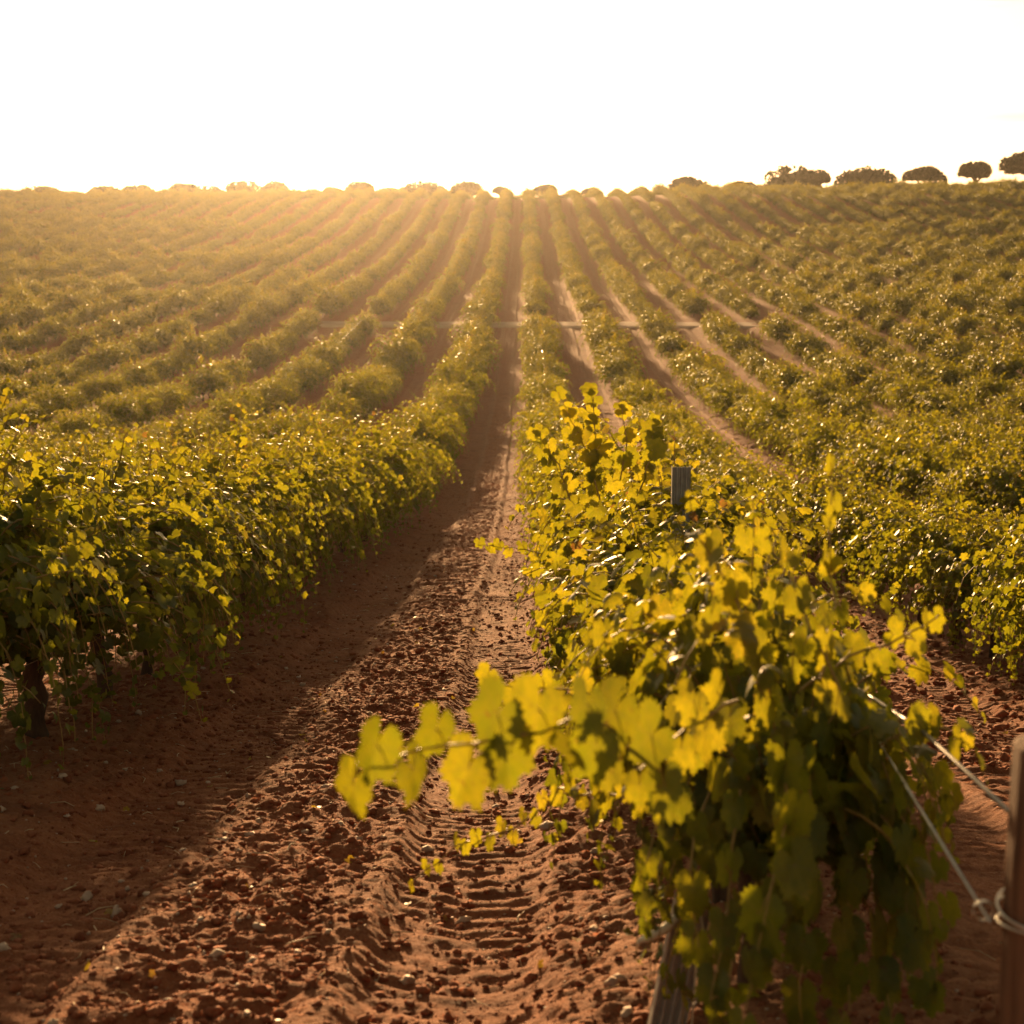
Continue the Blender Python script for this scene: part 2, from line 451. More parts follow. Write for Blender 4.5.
UP = np.array([0, 0, 1.0])
def grow_shoot(rs, p, d, length, grav, step=.065):
    pts = [p.copy()]; d = d / np.linalg.norm(d); n = max(3, int(length / step))
    for i in range(n):
        d = d + rs.normal(0, .09, 3) - UP * grav * (i / n) ** 1.3
        d /= np.linalg.norm(d); p = p + d * step
        pts.append(p.copy())
        if p[2] < .20 + .12 * rs.rand() and i > 1: break
    return np.array(pts)

def leaf_on_shoot(rs, pts, leafsize, out, rbias=0., skip=0, density=1.0):
    """leaf positions, normals, tips, sizes, tints along one shoot"""
    P, Nn, T, Sz, R = [], [], [], [], []
    n = len(pts)
    for i in range(skip, n):
        q = i / (n - 1)
        d = pts[min(i + 1, n - 1)] - pts[max(i - 1, 0)]; d /= np.linalg.norm(d) + 1e-9
        for rep in range(2 if rs.rand() < .42 * density else 1):
            side = np.cross(d, UP + rs.normal(0, .2, 3)); side /= np.linalg.norm(side) + 1e-9
            side *= 1 if (i + rep) % 2 else -1
            c = pts[i].copy(); c[1] *= .25; c[2] -= .75
            o = c / (np.linalg.norm(c) + 1e-6)
            o = np.array([o[0], o[1] * .4, o[2]])
            pet = side * .8 + o * .5 + UP * .35 + rs.normal(0, .35, 3); pet /= np.linalg.norm(pet)
            s = leafsize * (1.0 - .72 * q ** 3) * rs.uniform(.72, 1.15) * (.7 if rep else 1)
            P.append(pts[i] + pet * s * rs.uniform(.5, 1.0))
            Nn.append(o * .6 + UP * .25 + pet * .3 + rs.normal(0, .5, 3) * np.array([.9, 1.3, .8]))
            T.append(-UP * .9 + pet * .7 + o * .3 + rs.normal(0, .45, 3))
            Sz.append(s)
            r = rs.beta(2, 3.2) * .75 + .10 * q + rbias + .55 * max(0, pts[i][2] - 1.0) - .12 * (pts[i][2] < .7)  # tint by height: young yellow tops plus painted sunlit brightness, painted shade low down
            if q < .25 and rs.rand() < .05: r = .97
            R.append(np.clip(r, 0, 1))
    return P, Nn, T, Sz, R

def trunk_geo(rs, G):
    zt = .56 + rs.uniform(-.06, .06); n = 9
    t = np.linspace(0, 1, n)
    px = np.cumsum(rs.normal(0, .018, n)); py = np.cumsum(rs.normal(0, .02, n))
    pts = np.stack([px - px[0], py - py[0], -.18 + t * (zt + .18)], 1)
    rad = (.040 - .010 * t) * (1 + .18 * rs.normal(0, 1, n).clip(-1, 1)); rad[-1] *= 1.25
    v, f = tube(pts, rad, 9)
    v = v + .006 * rs.normal(0, 1, v.shape)
    G.add(v, f)
    top = pts[-1]
    for sgn in (-1, 1):
        m = 8; s = np.linspace(0, 1, m)
        arm = np.stack([top[0] + np.cumsum(rs.normal(0, .012, m)), top[1] + sgn * s * .58, top[2] - .02 + .08 * np.sin(s * 2.2) + np.cumsum(rs.normal(0, .008, m))], 1)
        arm[0] = top
        v, f = tube(arm, .027 - .010 * s, 7); v = v + .003 * rs.normal(0, 1, v.shape)
        G.add(v, f)
    return top

def build_vine(seed, level, nshoot=30, leafsize=.066, tall=1.0, wide=1.0, far=False, lsplit=1.0, rbias=0.):
    rs = np.random.RandomState(seed)
    GT, GC = Geo(), Geo()
    top = trunk_geo(rs, GT)
    P, Nn, T, Sz, R = [], [], [], [], []
    for k in range(nshoot):
        yy = rs.uniform(-.6, .6)
        p = np.array([top[0] + rs.normal(0, .03), yy, .58 + rs.uniform(-.02, .07)])
        kind = (k + .5) / nshoot
        s = 1 if rs.rand() < .5 else -1
        if kind < .30:      # upright
            d = np.array([rs.normal(0, .30) * wide, rs.normal(0, .28), 1.0]); L = rs.uniform(.60, .95) * tall; gr = .12
        elif kind < .62:    # arching out over the lane
            d = np.array([s * rs.uniform(.35, .85) * wide, rs.normal(0, .40), .85]); L = rs.uniform(.75, 1.2) * (.5 + .5 * tall); gr = rs.uniform(.35, .6)
        elif kind < .90:    # curtain hanging to the soil
            d = np.array([s * rs.uniform(.5, 1.) * wide, rs.normal(0, .5), rs.uniform(.1, .7)]); L = rs.uniform(.65, 1.1); gr = rs.uniform(.7, 1.2)
        else:               # low side shoots
            d = np.array([s * rs.uniform(.4, 1.) * wide, rs.normal(0, .6), -.1]); L = rs.uniform(.3, .6); gr = rs.uniform(.3, .7)
        pts = grow_shoot(rs, p, d, L, gr, .065 / lsplit)
        if not far:
            v, f = tube(pts, np.linspace(.0048, .0018, len(pts)), 4 if level != 'hero' else 6, False); GC.add(v, f)
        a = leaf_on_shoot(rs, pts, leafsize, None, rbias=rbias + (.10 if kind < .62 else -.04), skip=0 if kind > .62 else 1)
        for A_, B_ in zip((P, Nn, T, Sz, R), a): A_ += B_
    lv = leaves_geo(P, Nn, T, Sz, R, level, rs)
    return GT, GC, lv, len(P)

class Variant: pass
def variant(seed, level, **kw):
    GT, GC, lv, n = build_vine(seed, level, **kw)
    V = Variant()
    V.trunk = GT.mesh('trunk', [M_BARK])
    V.canes = GC.mesh('canes', [M_CANE])
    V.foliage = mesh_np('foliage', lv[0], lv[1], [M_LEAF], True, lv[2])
    V.n = n
    return V
VAR = {
    'hero': [variant(100 + i, 'hero', nshoot=[86, 78, 66, 62, 62][i], leafsize=.074, wide=1.1, rbias=.10, tall=[.72, .85, .95, 1.05, 1.12][i]) for i in range(5)],
    'hi': [variant(200 + i, 'hi', nshoot=135, leafsize=.057, lsplit=1.1, tall=random.Random(i).uniform(.85, 1.12)) for i in range(7)],
    'mid': [variant(300 + i, 'mid', nshoot=100, leafsize=.062, wide=1.25, tall=random.Random(i + 9).uniform(.85, 1.15)) for i in range(7)],
}
print('leaves per vine', VAR['hero'][0].n, VAR['mid'][0].n)

# where vines stand
rng = random.Random(7)
ORD = ['', 'first', 'second', 'third', 'fourth', 'fifth', 'sixth', 'seventh', 'eighth', 'ninth', 'tenth', 'eleventh', 'twelfth', 'thirteenth', 'fourteenth',
       'fifteenth', 'sixteenth', 'seventeenth', 'eighteenth', 'nineteenth', 'twentieth']
TENS = {2: 'twenty', 3: 'thirty', 4: 'forty', 5: 'fifty', 6: 'sixty', 7: 'seventy'}
TENTH = {2: 'twentieth', 3: 'thirtieth', 4: 'fortieth', 5: 'fiftieth', 6: 'sixtieth', 7: 'seventieth'}
def ordinal(n):
    if n <= 20: return ORD[n]
    return TENTH[n // 10] if n % 10 == 0 else TENS[n // 10] + '-' + ORD[n % 10]
def rowname(k):
    if k == 0: return 'the row bordering the rutted lane on its right'
    if k == -1: return 'the row bordering the rutted lane on its left'
    return 'the %s row to the %s of the rutted lane' % (ordinal(k + 1 if k > 0 else -k), 'right' if k > 0 else 'left')

STEP = 1.2
rows = {}
for k in range(-40, 42):
    X = X0 + S * k
    y0 = 3.6 if k == 0 else 3.0 + rng.uniform(0, 1.2)
    if k < 0: y0 = 2.0 + rng.uniform(0, 1)
    if k == -1: y0 = 6.55
    lst = []
    y = y0; i = 0
    while y < 262:
        i += 1
        jx, jy = rng.uniform(-.12, .12) * min(1, y / 25), rng.uniform(-.2, .2)
        gap = rng.random() < .06 and y > 14
        if not (PATH_Y0 - .3 < y < PATH_Y1 + .2 and abs(X - .7) < 13.5) and not gap and abs(X) < .34 * y + 9:
            lst.append((X + jx, y + jy))
        y += STEP
    rows[k] = lst
def depth_of(x, y, z):
    c = cam.rotation_euler.to_matrix().transposed() @ (Vector((x, y, z)) - Vector(cam.location))
    return c.x, c.y, -c.z
cand = []
for k, lst in rows.items():
    for (x, y) in lst:
        cx_, cy_, dd = depth_of(x, y, float(base_z(x, y)) + .8)
        inside = dd > .5 and abs(cx_) < .301 * dd + .75 and cy_ < .301 * dd + .9 and cy_ > -.301 * dd - .95
        cand.append((dd, inside, k, x, y))
ins = sorted([c for c in cand if c[1]])[:300]
limit = ins[-1][0]
print('individual vines out to', limit, 'candidates', len(cand))
chosen = {}
for dd, _, k, x, y in ins: chosen.setdefault(k, []).append((y, x, dd))
chosen_set = {(x, y) for _, _, k, x, y in ins}

HERO_LABELS = {0: 'big-leafed golden backlit vine nearest the wooden end post, filling the lower right corner',
               1: 'backlit yellow vine just behind the nearest one by the wooden end post'}
cnt = 0
for k in sorted(chosen):
    for n, (y, x, dd) in enumerate(sorted(chosen[k])):
        lv = 'hero' if (k == 0 and dd < 10.5) else ('hi' if dd < 26 else 'mid')
        V = VAR[lv][(cnt * 3 + n + (k % 5)) % len(VAR[lv])] if not (k == 0 and n < 3) else VAR['hero'][n]
        cnt += 1
        root = bpy.data.objects.new('grapevine', None); COL.objects.link(root)
        root.empty_display_size = .3
        root.location = (x, y, float(base_z(x, y)) + .06)
        root.rotation_euler = (0, 0, (math.pi if rng.random() < .5 else 0) + rng.uniform(-.12, .12))
        s = rng.uniform(.82, 1.12) * (1 + .3 * float(vnoise(np.array(x / 6.), np.array(y / 5.), 41) - .5))
        wx = rng.uniform(.92, 1.15)
        if k == -1: s = max(s, .98) * 1.06
        if k == 0 and n < 4:
            s = (.93, .86, .84, .90)[n]; wx = (.66, .88, 1.0, 1.1)[n]; root.location.x = (.51, .57, .60, .68)[n]; root.rotation_euler.z = (math.pi, .05, math.pi, .1)[n]
        root.scale = (s * wx, s, s * rng.uniform(.9, 1.12) if not (k == 0 and n < 4) else s)
        if k == 0 and n in HERO_LABELS: lab = HERO_LABELS[n]
        else: lab = 'leafy grapevine, %s in view along %s' % (ordinal(n + 1), rowname(k))
        tag(root, lab, 'grapevine', 'grapevines standing in the vineyard rows')
        link('trunk', V.trunk, root); link('canes', V.canes, root); link('foliage', V.foliage, root)
        if k == 0 and n == 0: HERO_ROOT = root

# the far vines: one object, instanced bushes
far_pts = [(x, y) for dd, _, k, x, y in cand if (x, y) not in chosen_set and (dd > limit * .8)]
side_pts = [(x, y) for dd, _, k, x, y in cand if (x, y) not in chosen_set and (dd <= limit * .8) and y > 2.4]
def far_bushes(name, pts, metas, label, sink=.10, cat='grapevines'):
    src = bpy.data.collections.new(name + '_kinds')
    for i, me in enumerate(metas):
        o = bpy.data.objects.new('bush_kind', me); src.objects.link(o)
    P = np.array([(x, y, float(base_z(x, y)) - sink) for x, y in pts])
    me = bpy.data.meshes.new(name); me.vertices.add(len(P)); me.vertices.foreach_set('co', P.astype(np.float32).ravel())
    rs = np.random.RandomState(5)
    sc = rs.uniform(.62, 1.22, len(P)) * (1 + .4 * (vnoise(P[:, 0] / 7, P[:, 1] / 6, 41) - .5))
    a = me.attributes.new('bsize', 'FLOAT', 'POINT'); a.data.foreach_set('value', sc.astype(np.float32))
    a = me.attributes.new('bturn', 'FLOAT', 'POINT'); a.data.foreach_set('value', (np.where(rs.rand(len(P)) < .5, 0, math.pi) + rs.uniform(-.2, .2, len(P))).astype(np.float32))
    a = me.attributes.new('bkind', 'INT', 'POINT'); a.data.foreach_set('value', rs.randint(0, len(metas), len(P)).astype(np.int32))
    o = link(name, me); tag(o, label, cat, None, 'stuff')
    ng = bpy.data.node_groups.new(name, 'GeometryNodeTree')
    ng.interface.new_socket('Geometry', in_out='INPUT', socket_type='NodeSocketGeometry')
    ng.interface.new_socket('Geometry', in_out='OUTPUT', socket_type='NodeSocketGeometry')
    gi = ng.nodes.new('NodeGroupInput'); go = ng.nodes.new('NodeGroupOutput')
    mp = ng.nodes.new('GeometryNodeMeshToPoints'); ip = ng.nodes.new('GeometryNodeInstanceOnPoints')
    ci = ng.nodes.new('GeometryNodeCollectionInfo'); ci.inputs[0].default_value = src; ci.inputs[1].default_value = True
    def named(nm, ty):
        q = ng.nodes.new('GeometryNodeInputNamedAttribute'); q.data_type = ty; q.inputs[0].default_value = nm; return q.outputs[0]
    cb = ng.nodes.new('ShaderNodeCombineXYZ'); er = ng.nodes.new('FunctionNodeEulerToRotation')
    L = ng.links.new
    L(gi.outputs[0], mp.inputs[0]); L(mp.outputs[0], ip.inputs['Points']); L(ci.outputs[0], ip.inputs['Instance'])
    ip.inputs['Pick Instance'].default_value = True
    L(named('bkind', 'INT'), ip.inputs['Instance Index']); L(named('bsize', 'FLOAT'), ip.inputs['Scale'])
    L(named('bturn', 'FLOAT'), cb.inputs[2]); L(cb.outputs[0], er.inputs[0]); L(er.outputs[0], ip.inputs['Rotation'])
    L(ip.outputs[0], go.inputs[0])
    md = o.modifiers.new('bushes', 'NODES'); md.node_group = ng
    return o
def bush_mesh(seed, level, **kw):
    GT, GC, lv, n = build_vine(seed, level, far=True, **kw)
    v = np.concatenate(GT.v); f = np.concatenate(GT.f); a = np.concatenate(GT.a)
    vv = np.concatenate([v, lv[0]]); ff = np.concatenate([f, lv[1] + len(v)]); aa = np.concatenate([a, lv[2]])
    mi = np.concatenate([np.zeros(len(f)), np.ones(len(lv[1]))])
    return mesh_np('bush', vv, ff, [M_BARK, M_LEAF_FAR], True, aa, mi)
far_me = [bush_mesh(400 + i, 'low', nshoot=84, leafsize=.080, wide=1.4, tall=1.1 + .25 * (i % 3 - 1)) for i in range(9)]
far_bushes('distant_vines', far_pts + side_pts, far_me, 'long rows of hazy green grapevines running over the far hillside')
rc = random.Random(12)
crest_pts = [(x + rc.uniform(-.3, .3), 252 + rc.uniform(0, 9)) for x in np.arange(-88, 92, .55)]
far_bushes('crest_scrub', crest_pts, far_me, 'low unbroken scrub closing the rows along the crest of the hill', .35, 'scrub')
print('far vines', len(far_pts), 'side', len(side_pts))

# ---------------------------------------------------------------- the long hero shoots that leave the near vines
def special_cane(root, name, pts, size, seed, spacing=.06, face=None, rb=.25, extra=None, label=None):
    """one cane with its leaves as children of a vine; points in world space"""
    rs = np.random.RandomState(seed)
    pts = np.array(pts, float)
    # resample smoothly
    d = np.r_[0, np.cumsum(np.linalg.norm(np.diff(pts, axis=0), axis=1))]
    m = max(6, int(d[-1] / spacing)); t = np.linspace(0, d[-1], m)
    q = np.stack([np.interp(t, d, pts[:, i]) for i in range(3)], 1)
    q[1:-1] += rs.normal(0, .004, (m - 2, 3))
    inv = root.matrix_basis.inverted()
    Mi = np.array(inv)
    def tl(p): return p @ Mi[:3, :3].T + Mi[:3, 3]
    G = Geo(); v, f = tube(tl(q), np.linspace(.0042, .002, m), 6, False); G.add(v, f)
    P, Nn, T, Sz, R = [], [], [], [], []
    for i in range(m):
        w = i / (m - 1)
        dd = q[min(i + 1, m - 1)] - q[max(i - 1, 0)]; dd /= np.linalg.norm(dd)
        s = size * (1 - .25 * w ** 4) * rs.uniform(.82, 1.12)
        up = 1 if i % 2 else -1
        pet = UP * .75 * up + dd * .35 + rs.normal(0, .25, 3)
        pet /= np.linalg.norm(pet)
        base = q[i]; pe = base + pet * s * .55
        v, f = tube(tl(np.array([base, base + (pe - base) * .5 + UP * .005, pe])), .0016, 4, False); G.add(v, f)
        P.append(pe)
        nn = np.array([rs.normal(0, .45), -1.0, .35 + rs.normal(0, .4)]) if face is None else np.array(face) + rs.normal(0, .25, 3)
        Nn.append(nn); T.append(-UP * .9 + dd * .5 + rs.normal(0, .3, 3)); Sz.append(s); R.append(np.clip(rb + rs.uniform(.1, .45), 0, .92))
    Mr = Mi[:3, :3]
    lv = leaves_geo(tl(np.array(P)), np.array(Nn) @ Mr.T, np.array(T) @ Mr.T, np.array(Sz) / root.scale.z, R, 'hero', rs)
    c = link('cane', G.mesh('cane', [M_CANE]), root)
    lo = link('leaves', mesh_np('leaves', lv[0], lv[1], [M_LEAF], True, lv[2]), c)
    if label: c['label'] = label
bpy.context.view_layer.update()
near = sorted([o for o in COL.objects if o.name.startswith('grapevine') and abs(o.location.x - X0) < .3], key=lambda o: o.location.y)
special_cane(near[0], 'cane', [pix(660, 770, 2.75), pix(600, 715, 2.6), pix(530, 738, 2.5), pix(440, 745, 2.42), pix(355, 765, 2.38)], .073, 11, .041, rb=.14, label='long cane of big golden leaves reaching out over the lane')
special_cane(near[1], 'cane', [pix(640, 720, 3.9), pix(590, 690, 3.8), pix(540, 690, 3.7), pix(490, 682, 3.65)], .045, 12, .055, rb=.4)
special_cane(near[0], 'cane', [pix(640, 800, 3.6), pix(560, 790, 3.9), pix(510, 830, 4.1), pix(460, 845, 4.3), pix(412, 882, 4.4)], .036, 13, .055, rb=.45)
special_cane(near[0], 'cane', [pix(820, 680, 3.3), pix(835, 600, 3.5), pix(828, 540, 3.55), pix(832, 470, 3.6)], .042, 14, .05, rb=.3)
special_cane(near[0], 'cane', [pix(800, 690, 3.5), pix(850, 655, 3.5), pix(900, 640, 3.5), pix(940, 615, 3.5)], .046, 15, .036, rb=.42)
for i, (pts_, sz_) in enumerate([
    ([(790, 760, 3.1), (775, 870, 2.9), (745, 1010, 2.8)], .066),
    ([(850, 740, 3.8), (845, 860, 3.4), (850, 1010, 3.2)], .070),
    ([(880, 770, 3.75), (900, 870, 3.5), (925, 1000, 3.35)], .072),
    ([(720, 760, 3.3), (690, 850, 3.2), (700, 960, 3.1)], .056),
    ([(830, 700, 3.7), (880, 760, 3.6), (915, 850, 3.5)], .064),
    ([(810, 760, 3.3), (810, 880, 3.2), (800, 1010, 3.1)], .068),
    ([(740, 790, 3.2), (730, 880, 3.1), (710, 1000, 3.0)], .058),
    ([(890, 800, 3.7), (880, 900, 3.5), (890, 1010, 3.35)], .070),
    ([(700, 740, 3.2), (670, 800, 3.1), (640, 880, 3.05)], .052),
    ([(740, 700, 3.1), (690, 720, 2.95), (640, 770, 2.85)], .062),
    ([(760, 690, 3.2), (740, 600, 3.2), (700, 540, 3.3)], .060),
    ([(840, 690, 3.3), (800, 600, 3.3), (770, 540, 3.4)], .058)]):
    special_cane(near[0], 'cane', [pix(*q) for q in pts_], sz_, 40 + i, .045, rb=.12 if i < 9 else .32)
for i, (xa, ya, xb, yb) in enumerate([(600, 500, 560, 398), (620, 480, 622, 404), (590, 490, 590, 392), (570, 500, 535, 430), (640, 490, 652, 424)]):
    special_cane(near[3 + i % 2], 'cane', [pix(xa, ya, 8.0), pix((xa + xb) / 2 + 6, (ya + yb) / 2, 8.0), pix(xb, yb, 7.9 + .1 * i)], .066, 16 + i, .05, rb=.36)
special_cane(near[4], 'cane', [pix(560, 560, 9.2), pix(520, 548, 9.2), pix(478, 545, 9.3)], .05, 18, .055, rb=.35)

# ---------------------------------------------------------------- posts and wires
def gz(x, y): return float(base_z(x, y)) + .07
# round wooden end post at the frame's right edge
ex, ey = .795, 2.44
root = bpy.data.objects.new('end_post', None); COL.objects.link(root); root.location = (ex, ey, gz(ex, ey))
tag(root, 'thick round red-brown wooden end post at the right edge holding the wires', 'post')
rs = np.random.RandomState(3)
t = np.linspace(0, 1, 14)
hh = .90
pts = np.stack([.01 * np.sin(t * 3), 0 * t, -.4 + (hh + .4) * t], 1)
rad = np.full(14, .064); rad[-1] = .052; rad[-2] = .061; pts[-1, 2] -= .0; pts[-2, 2] = pts[-1, 2] - .014
v, f = tube(pts, rad, 28); r_ = np.arctan2(v[:, 1], v[:, 0])
v[:, :2] *= (1 + .035 * np.sin(r_ * 5 + 1) + .02 * np.sin(r_ * 11))[:, None]
G = Geo(); G.add(v, f); link('post_shaft', G.mesh('post_shaft', [M_POST]), root)
G = Geo()
for zz in (.60, .615, .632):
    th = np.linspace(0, 2 * np.pi, 40); v, f = tube(np.stack([.0675 * np.cos(th), .0675 * np.sin(th), zz + .012 * np.sin(th + zz * 90)], 1), .0022, 6, False); G.add(v, f)
th = np.linspace(0, 2 * np.pi, 18)
v, f = tube(np.stack([-.085 + .016 * np.cos(th), .02 + 0 * th, .615 + .016 * np.sin(th)], 1), .0022, 6, False); G.add(v, f)
link('wire_tie', G.mesh('wire_tie', [M_WIRE]), root)

def steel_post(x, y, h, label, lean=(0, 0), group=None, w=.078):
    """folded, grooved steel vine post"""
    root = bpy.data.objects.new('steel_post', None); COL.objects.link(root); root.location = (x, y, gz(x, y)); root.rotation_euler = (lean[0], lean[1], 0)
    tag(root, label, 'post', group)
    prof_ = []
    n = 17
    for i in range(n):
        xx = -w / 2 + w * i / (n - 1); prof_.append((xx, .010 if (i // 2) % 2 else 0.0))
    prof_ = [(-w / 2, .04)] + prof_ + [(w / 2, .04)]
    prof_ = np.array(prof_); m = len(prof_)
    inner = prof_ + np.array([0, .003]); inner[0, 0] += .003; inner[-1, 0] -= .003; inner[0, 1] = .04; inner[-1, 1] = .04
    ring = np.vstack([prof_, inner[::-1]]); k = len(ring)
    lo = np.column_stack([ring, np.full(k, -.35)]); hi = np.column_stack([ring, np.full(k, h)])
    v = np.vstack([lo, hi]); f = []
    for i in range(k):
        j = (i + 1) % k; f += [(i, j, k + j), (i, k + j, k + i)]
    for i in range(m - 1):
        a, b, c, d = k + i, k + i + 1, k + (k - 2 - i), k + (k - 1 - i); f += [(a, b, c), (a, c, d)]
    G = Geo(); G.add(v, np.array(f)); link('post_shaft', G.mesh('post_shaft', [M_STEEL], False), root)
    G = Geo()
    for zz in np.arange(.45 if h > .6 else .12, h - .03, .22):
        th = np.linspace(0, np.pi, 8); v, f = tube(np.stack([w / 2 + .002 + .012 * np.sin(th), .012 + 0 * th, zz + .012 * np.cos(th)], 1), .003, 5); G.add(v, f)
    link('wire_hook', G.mesh('wire_hook', [M_STEEL]), root)
    return root
steel_post(.745, 7.9, 1.34, 'grooved grey steel post poking above the leaves of the near right row', w=.088)
sp_ = steel_post(.31, 3.45, .36, 'short leaning grooved stake with a pale tie at the foot of the nearest vine', lean=(.10, .16))
G = Geo(); v, f = tube([(-.02, -.006, .35), (-.05, -.012, .30), (-.085, -.014, .27), (-.10, -.014, .262), (-.104, -.014, .25)], [.006, .011, .010, .006, .004], 6); G.add(v, f)
v, f = tube([(.0, -.008, .36), (.03, -.012, .22), (.055, -.014, .02)], .0022, 5); G.add(v, f)
v, f = tube([(.01, -.008, .36), (.05, -.012, .25), (.085, -.014, .12)], .0018, 5); G.add(v, f)
link('pale_tie', G.mesh('pale_tie', [M_TAPE]), sp_)

def wire(name, pts, r, mat, label, group=None):
    pts = np.array([tuple(p) for p in pts]); org = pts[0].copy()
    v, f = tube(pts - org, r, 6); G = Geo(); G.add(v, f)
    o = link(name, G.mesh(name, [mat]), None, tuple(org)); tag(o, label, 'wire', group); return o
top0 = gz(ex, ey)
xw = .755
wire('trellis_wire', [(ex - .085, 2.42, top0 + .615), (xw - .0, 3.6, gz(xw, 3.6) + .73), (xw + .03, 5.85, gz(xw, 5.85) + .90), (.775 + .04, 8.2, gz(.77, 8.2) + 1.06)] +
     [(X0 + .03 * math.sin(q), q, gz(X0, q) + 1.02 - .02 * math.sin(q * 1.3)) for q in np.arange(10, 92, 2.)], .0028, M_WIRE,
     'bright trellis wire tied to the wooden end post and running up the near row')
wire('trellis_cable', [(ex + .22, 2.25, top0 + .63), (ex + .02, 2.53, top0 + .70), (ex + .01, 3.3, gz(xw, 3.3) + .76)] + [(X0 + .05, q, gz(X0, q) + .74) for q in np.arange(4.5, 92, 3.)], .0042, M_HOSE,
     'thicker dull grey cable passing behind the wooden end post')
for k, hgt in ((-1, .42), (1, .50), (2, .6), (3, .8), (-2, .7), (-3, .9)):
    X = X0 + S * k
    pr = [(X + .12 + .02 * math.sin(q * .7 + k), q, gz(X, q) + hgt + .02 * math.sin(q + k)) for q in np.arange(4 if k < 2 else 10, 92, 1.5)]
    side = 'right' if k > 0 else 'left'
    wire('trellis_wire', pr, .0026, M_WIRE, 'thin pale wire strung along %s' % rowname(k), 'wires strung along the vine rows')

# ---------------------------------------------------------------- loose clods, stones, straw on the lane
def icos(sub):
    import bmesh
    bm = bmesh.new(); bmesh.ops.create_icosphere(bm, subdivisions=sub, radius=1)
    v = np.array([w.co[:] for w in bm.verts]); f = np.array([[w.index for w in q.verts] for q in bm.faces]); bm.free(); return v, f
IC1, IC2 = icos(1), icos(2)
def scatter(name, n, y0, y1, x0, x1, s0, s1, mat, label, seed, ico, midbias=True, power=6.5, flat=.7):
    rs = np.random.RandomState(seed)
    # density falls with distance like the picture's
    u = rs.rand(n * 3); yy = y0 * (y1 / y0) ** u
    xx = rs.uniform(x0, x1, n * 3)
    if midbias:
        b, ty, rg, mi, _, _ = lane_fields(xx, yy)
        keep = rs.rand(n * 3) < .5 + .5 * mi
        yy, xx = yy[keep], xx[keep]
    yy, xx = yy[:n], xx[:n]; n = len(xx)
    sz = s0 + (s1 - s0) * rs.rand(n) ** (power + 1)
    bv, bf = ico; m = len(bv)
    zz = ground_z(xx, yy)
    sc = sz[:, None] * np.stack([rs.uniform(.8, 1.4, n), rs.uniform(.8, 1.4, n), rs.uniform(.5, .95, n) * flat / .7], 1)
    V = bv[None] * (1 + .26 * rs.normal(0, 1, (n, m, 1)).clip(-1.4, 1.4)) + .12 * rs.normal(0, 1, (n, m, 3))
    V = V * sc[:, None, :]
    th = rs.uniform(0, 6.28, n); c, s = np.cos(th)[:, None], np.sin(th)[:, None]
    X = V[..., 0] * c - V[..., 1] * s; Y = V[..., 0] * s + V[..., 1] * c
    V = np.stack([X + xx[:, None], Y + yy[:, None], V[..., 2] + (zz + sz * .22)[:, None]], 2)
    Fc = bf[None] + (np.arange(n) * m)[:, None, None]
    me = mesh_np(name, V.reshape(-1, 3), Fc.reshape(-1, 3), [mat], True)
    o = link(name, me); tag(o, label, 'loose soil', None, 'stuff'); return o
scatter('soil_clods', 24000, 3.3, 11, -2.4, 1.1, .0022, .017, M_CLOD, 'loose crumbled red clods scattered along the rutted lane', 51, IC2)
scatter('soil_clods', 14000, 8, 40, -2.4, 1.1, .006, .026, M_CLOD, 'smaller red clods farther along the lane', 52, IC1)
scatter('soil_clods', 7000, 8, 20, 1.0, 3.9, .008, .04, M_CLOD, 'red clods on the bare soil right of the near row', 53, IC1)
scatter('pebbles', 1500, 3.3, 20, -2.4, 1.1, .004, .020, M_STONE, 'pale small pebbles lying in the red soil', 54, IC2)
scatter('pebbles', 500, 8, 20, 1.0, 3.9, .006, .020, M_STONE, 'pale pebbles right of the near row', 55, IC1)

# straw bits: uncountable litter
rs = np.random.RandomState(61); G = Geo()
for i in range(420):
    u = rs.rand(); y = 3.4 * (22 / 3.4) ** u; x = rs.uniform(-2.4, .6) if rs.rand() < .75 else rs.uniform(1, 3.8)
    L = rs.uniform(.015, .055); a = rs.uniform(0, 6.28); z = float(ground_z(x, y)) + .006
    bend = rs.uniform(-.4, .4) * L
    pts = [(x - math.cos(a) * L, y - math.sin(a) * L, z), (x - math.sin(a) * bend, y + math.cos(a) * bend, z + .006), (x + math.cos(a) * L, y + math.sin(a) * L, z + .003)]
    v, f = tube(pts, rs.uniform(.0008, .002), 4); G.add(v, f)
tag(link('straw_litter', G.mesh('straw_litter', [M_STRAW])), 'bits of dry straw littering the red soil', 'straw', None, 'stuff')
# fallen dry leaves
P, Nn, T, Sz, R = [], [], [], [], []
for i in range(90):
    u = rs.rand(); y = 3.5 * (16 / 3.5) ** u; x = rs.uniform(-2.3, .5) if rs.rand() < .8 else rs.uniform(1.1, 3.8)
    P.append((x, y, float(ground_z(x, y)) + .012)); Nn.append(UP + rs.normal(0, .45, 3)); T.append(rs.normal(0, 1, 3)); Sz.append(rs.uniform(.012, .028)); R.append(rs.uniform(.95, 1))
lv = leaves_geo(P, Nn, T, Sz, R, 'hi', rs)
tag(link('leaf_litter', mesh_np('leaf_litter', lv[0], lv[1], [M_LEAF], True, lv[2])), 'fallen dry orange and brown leaves on the lane', 'leaf litter', None, 'stuff')
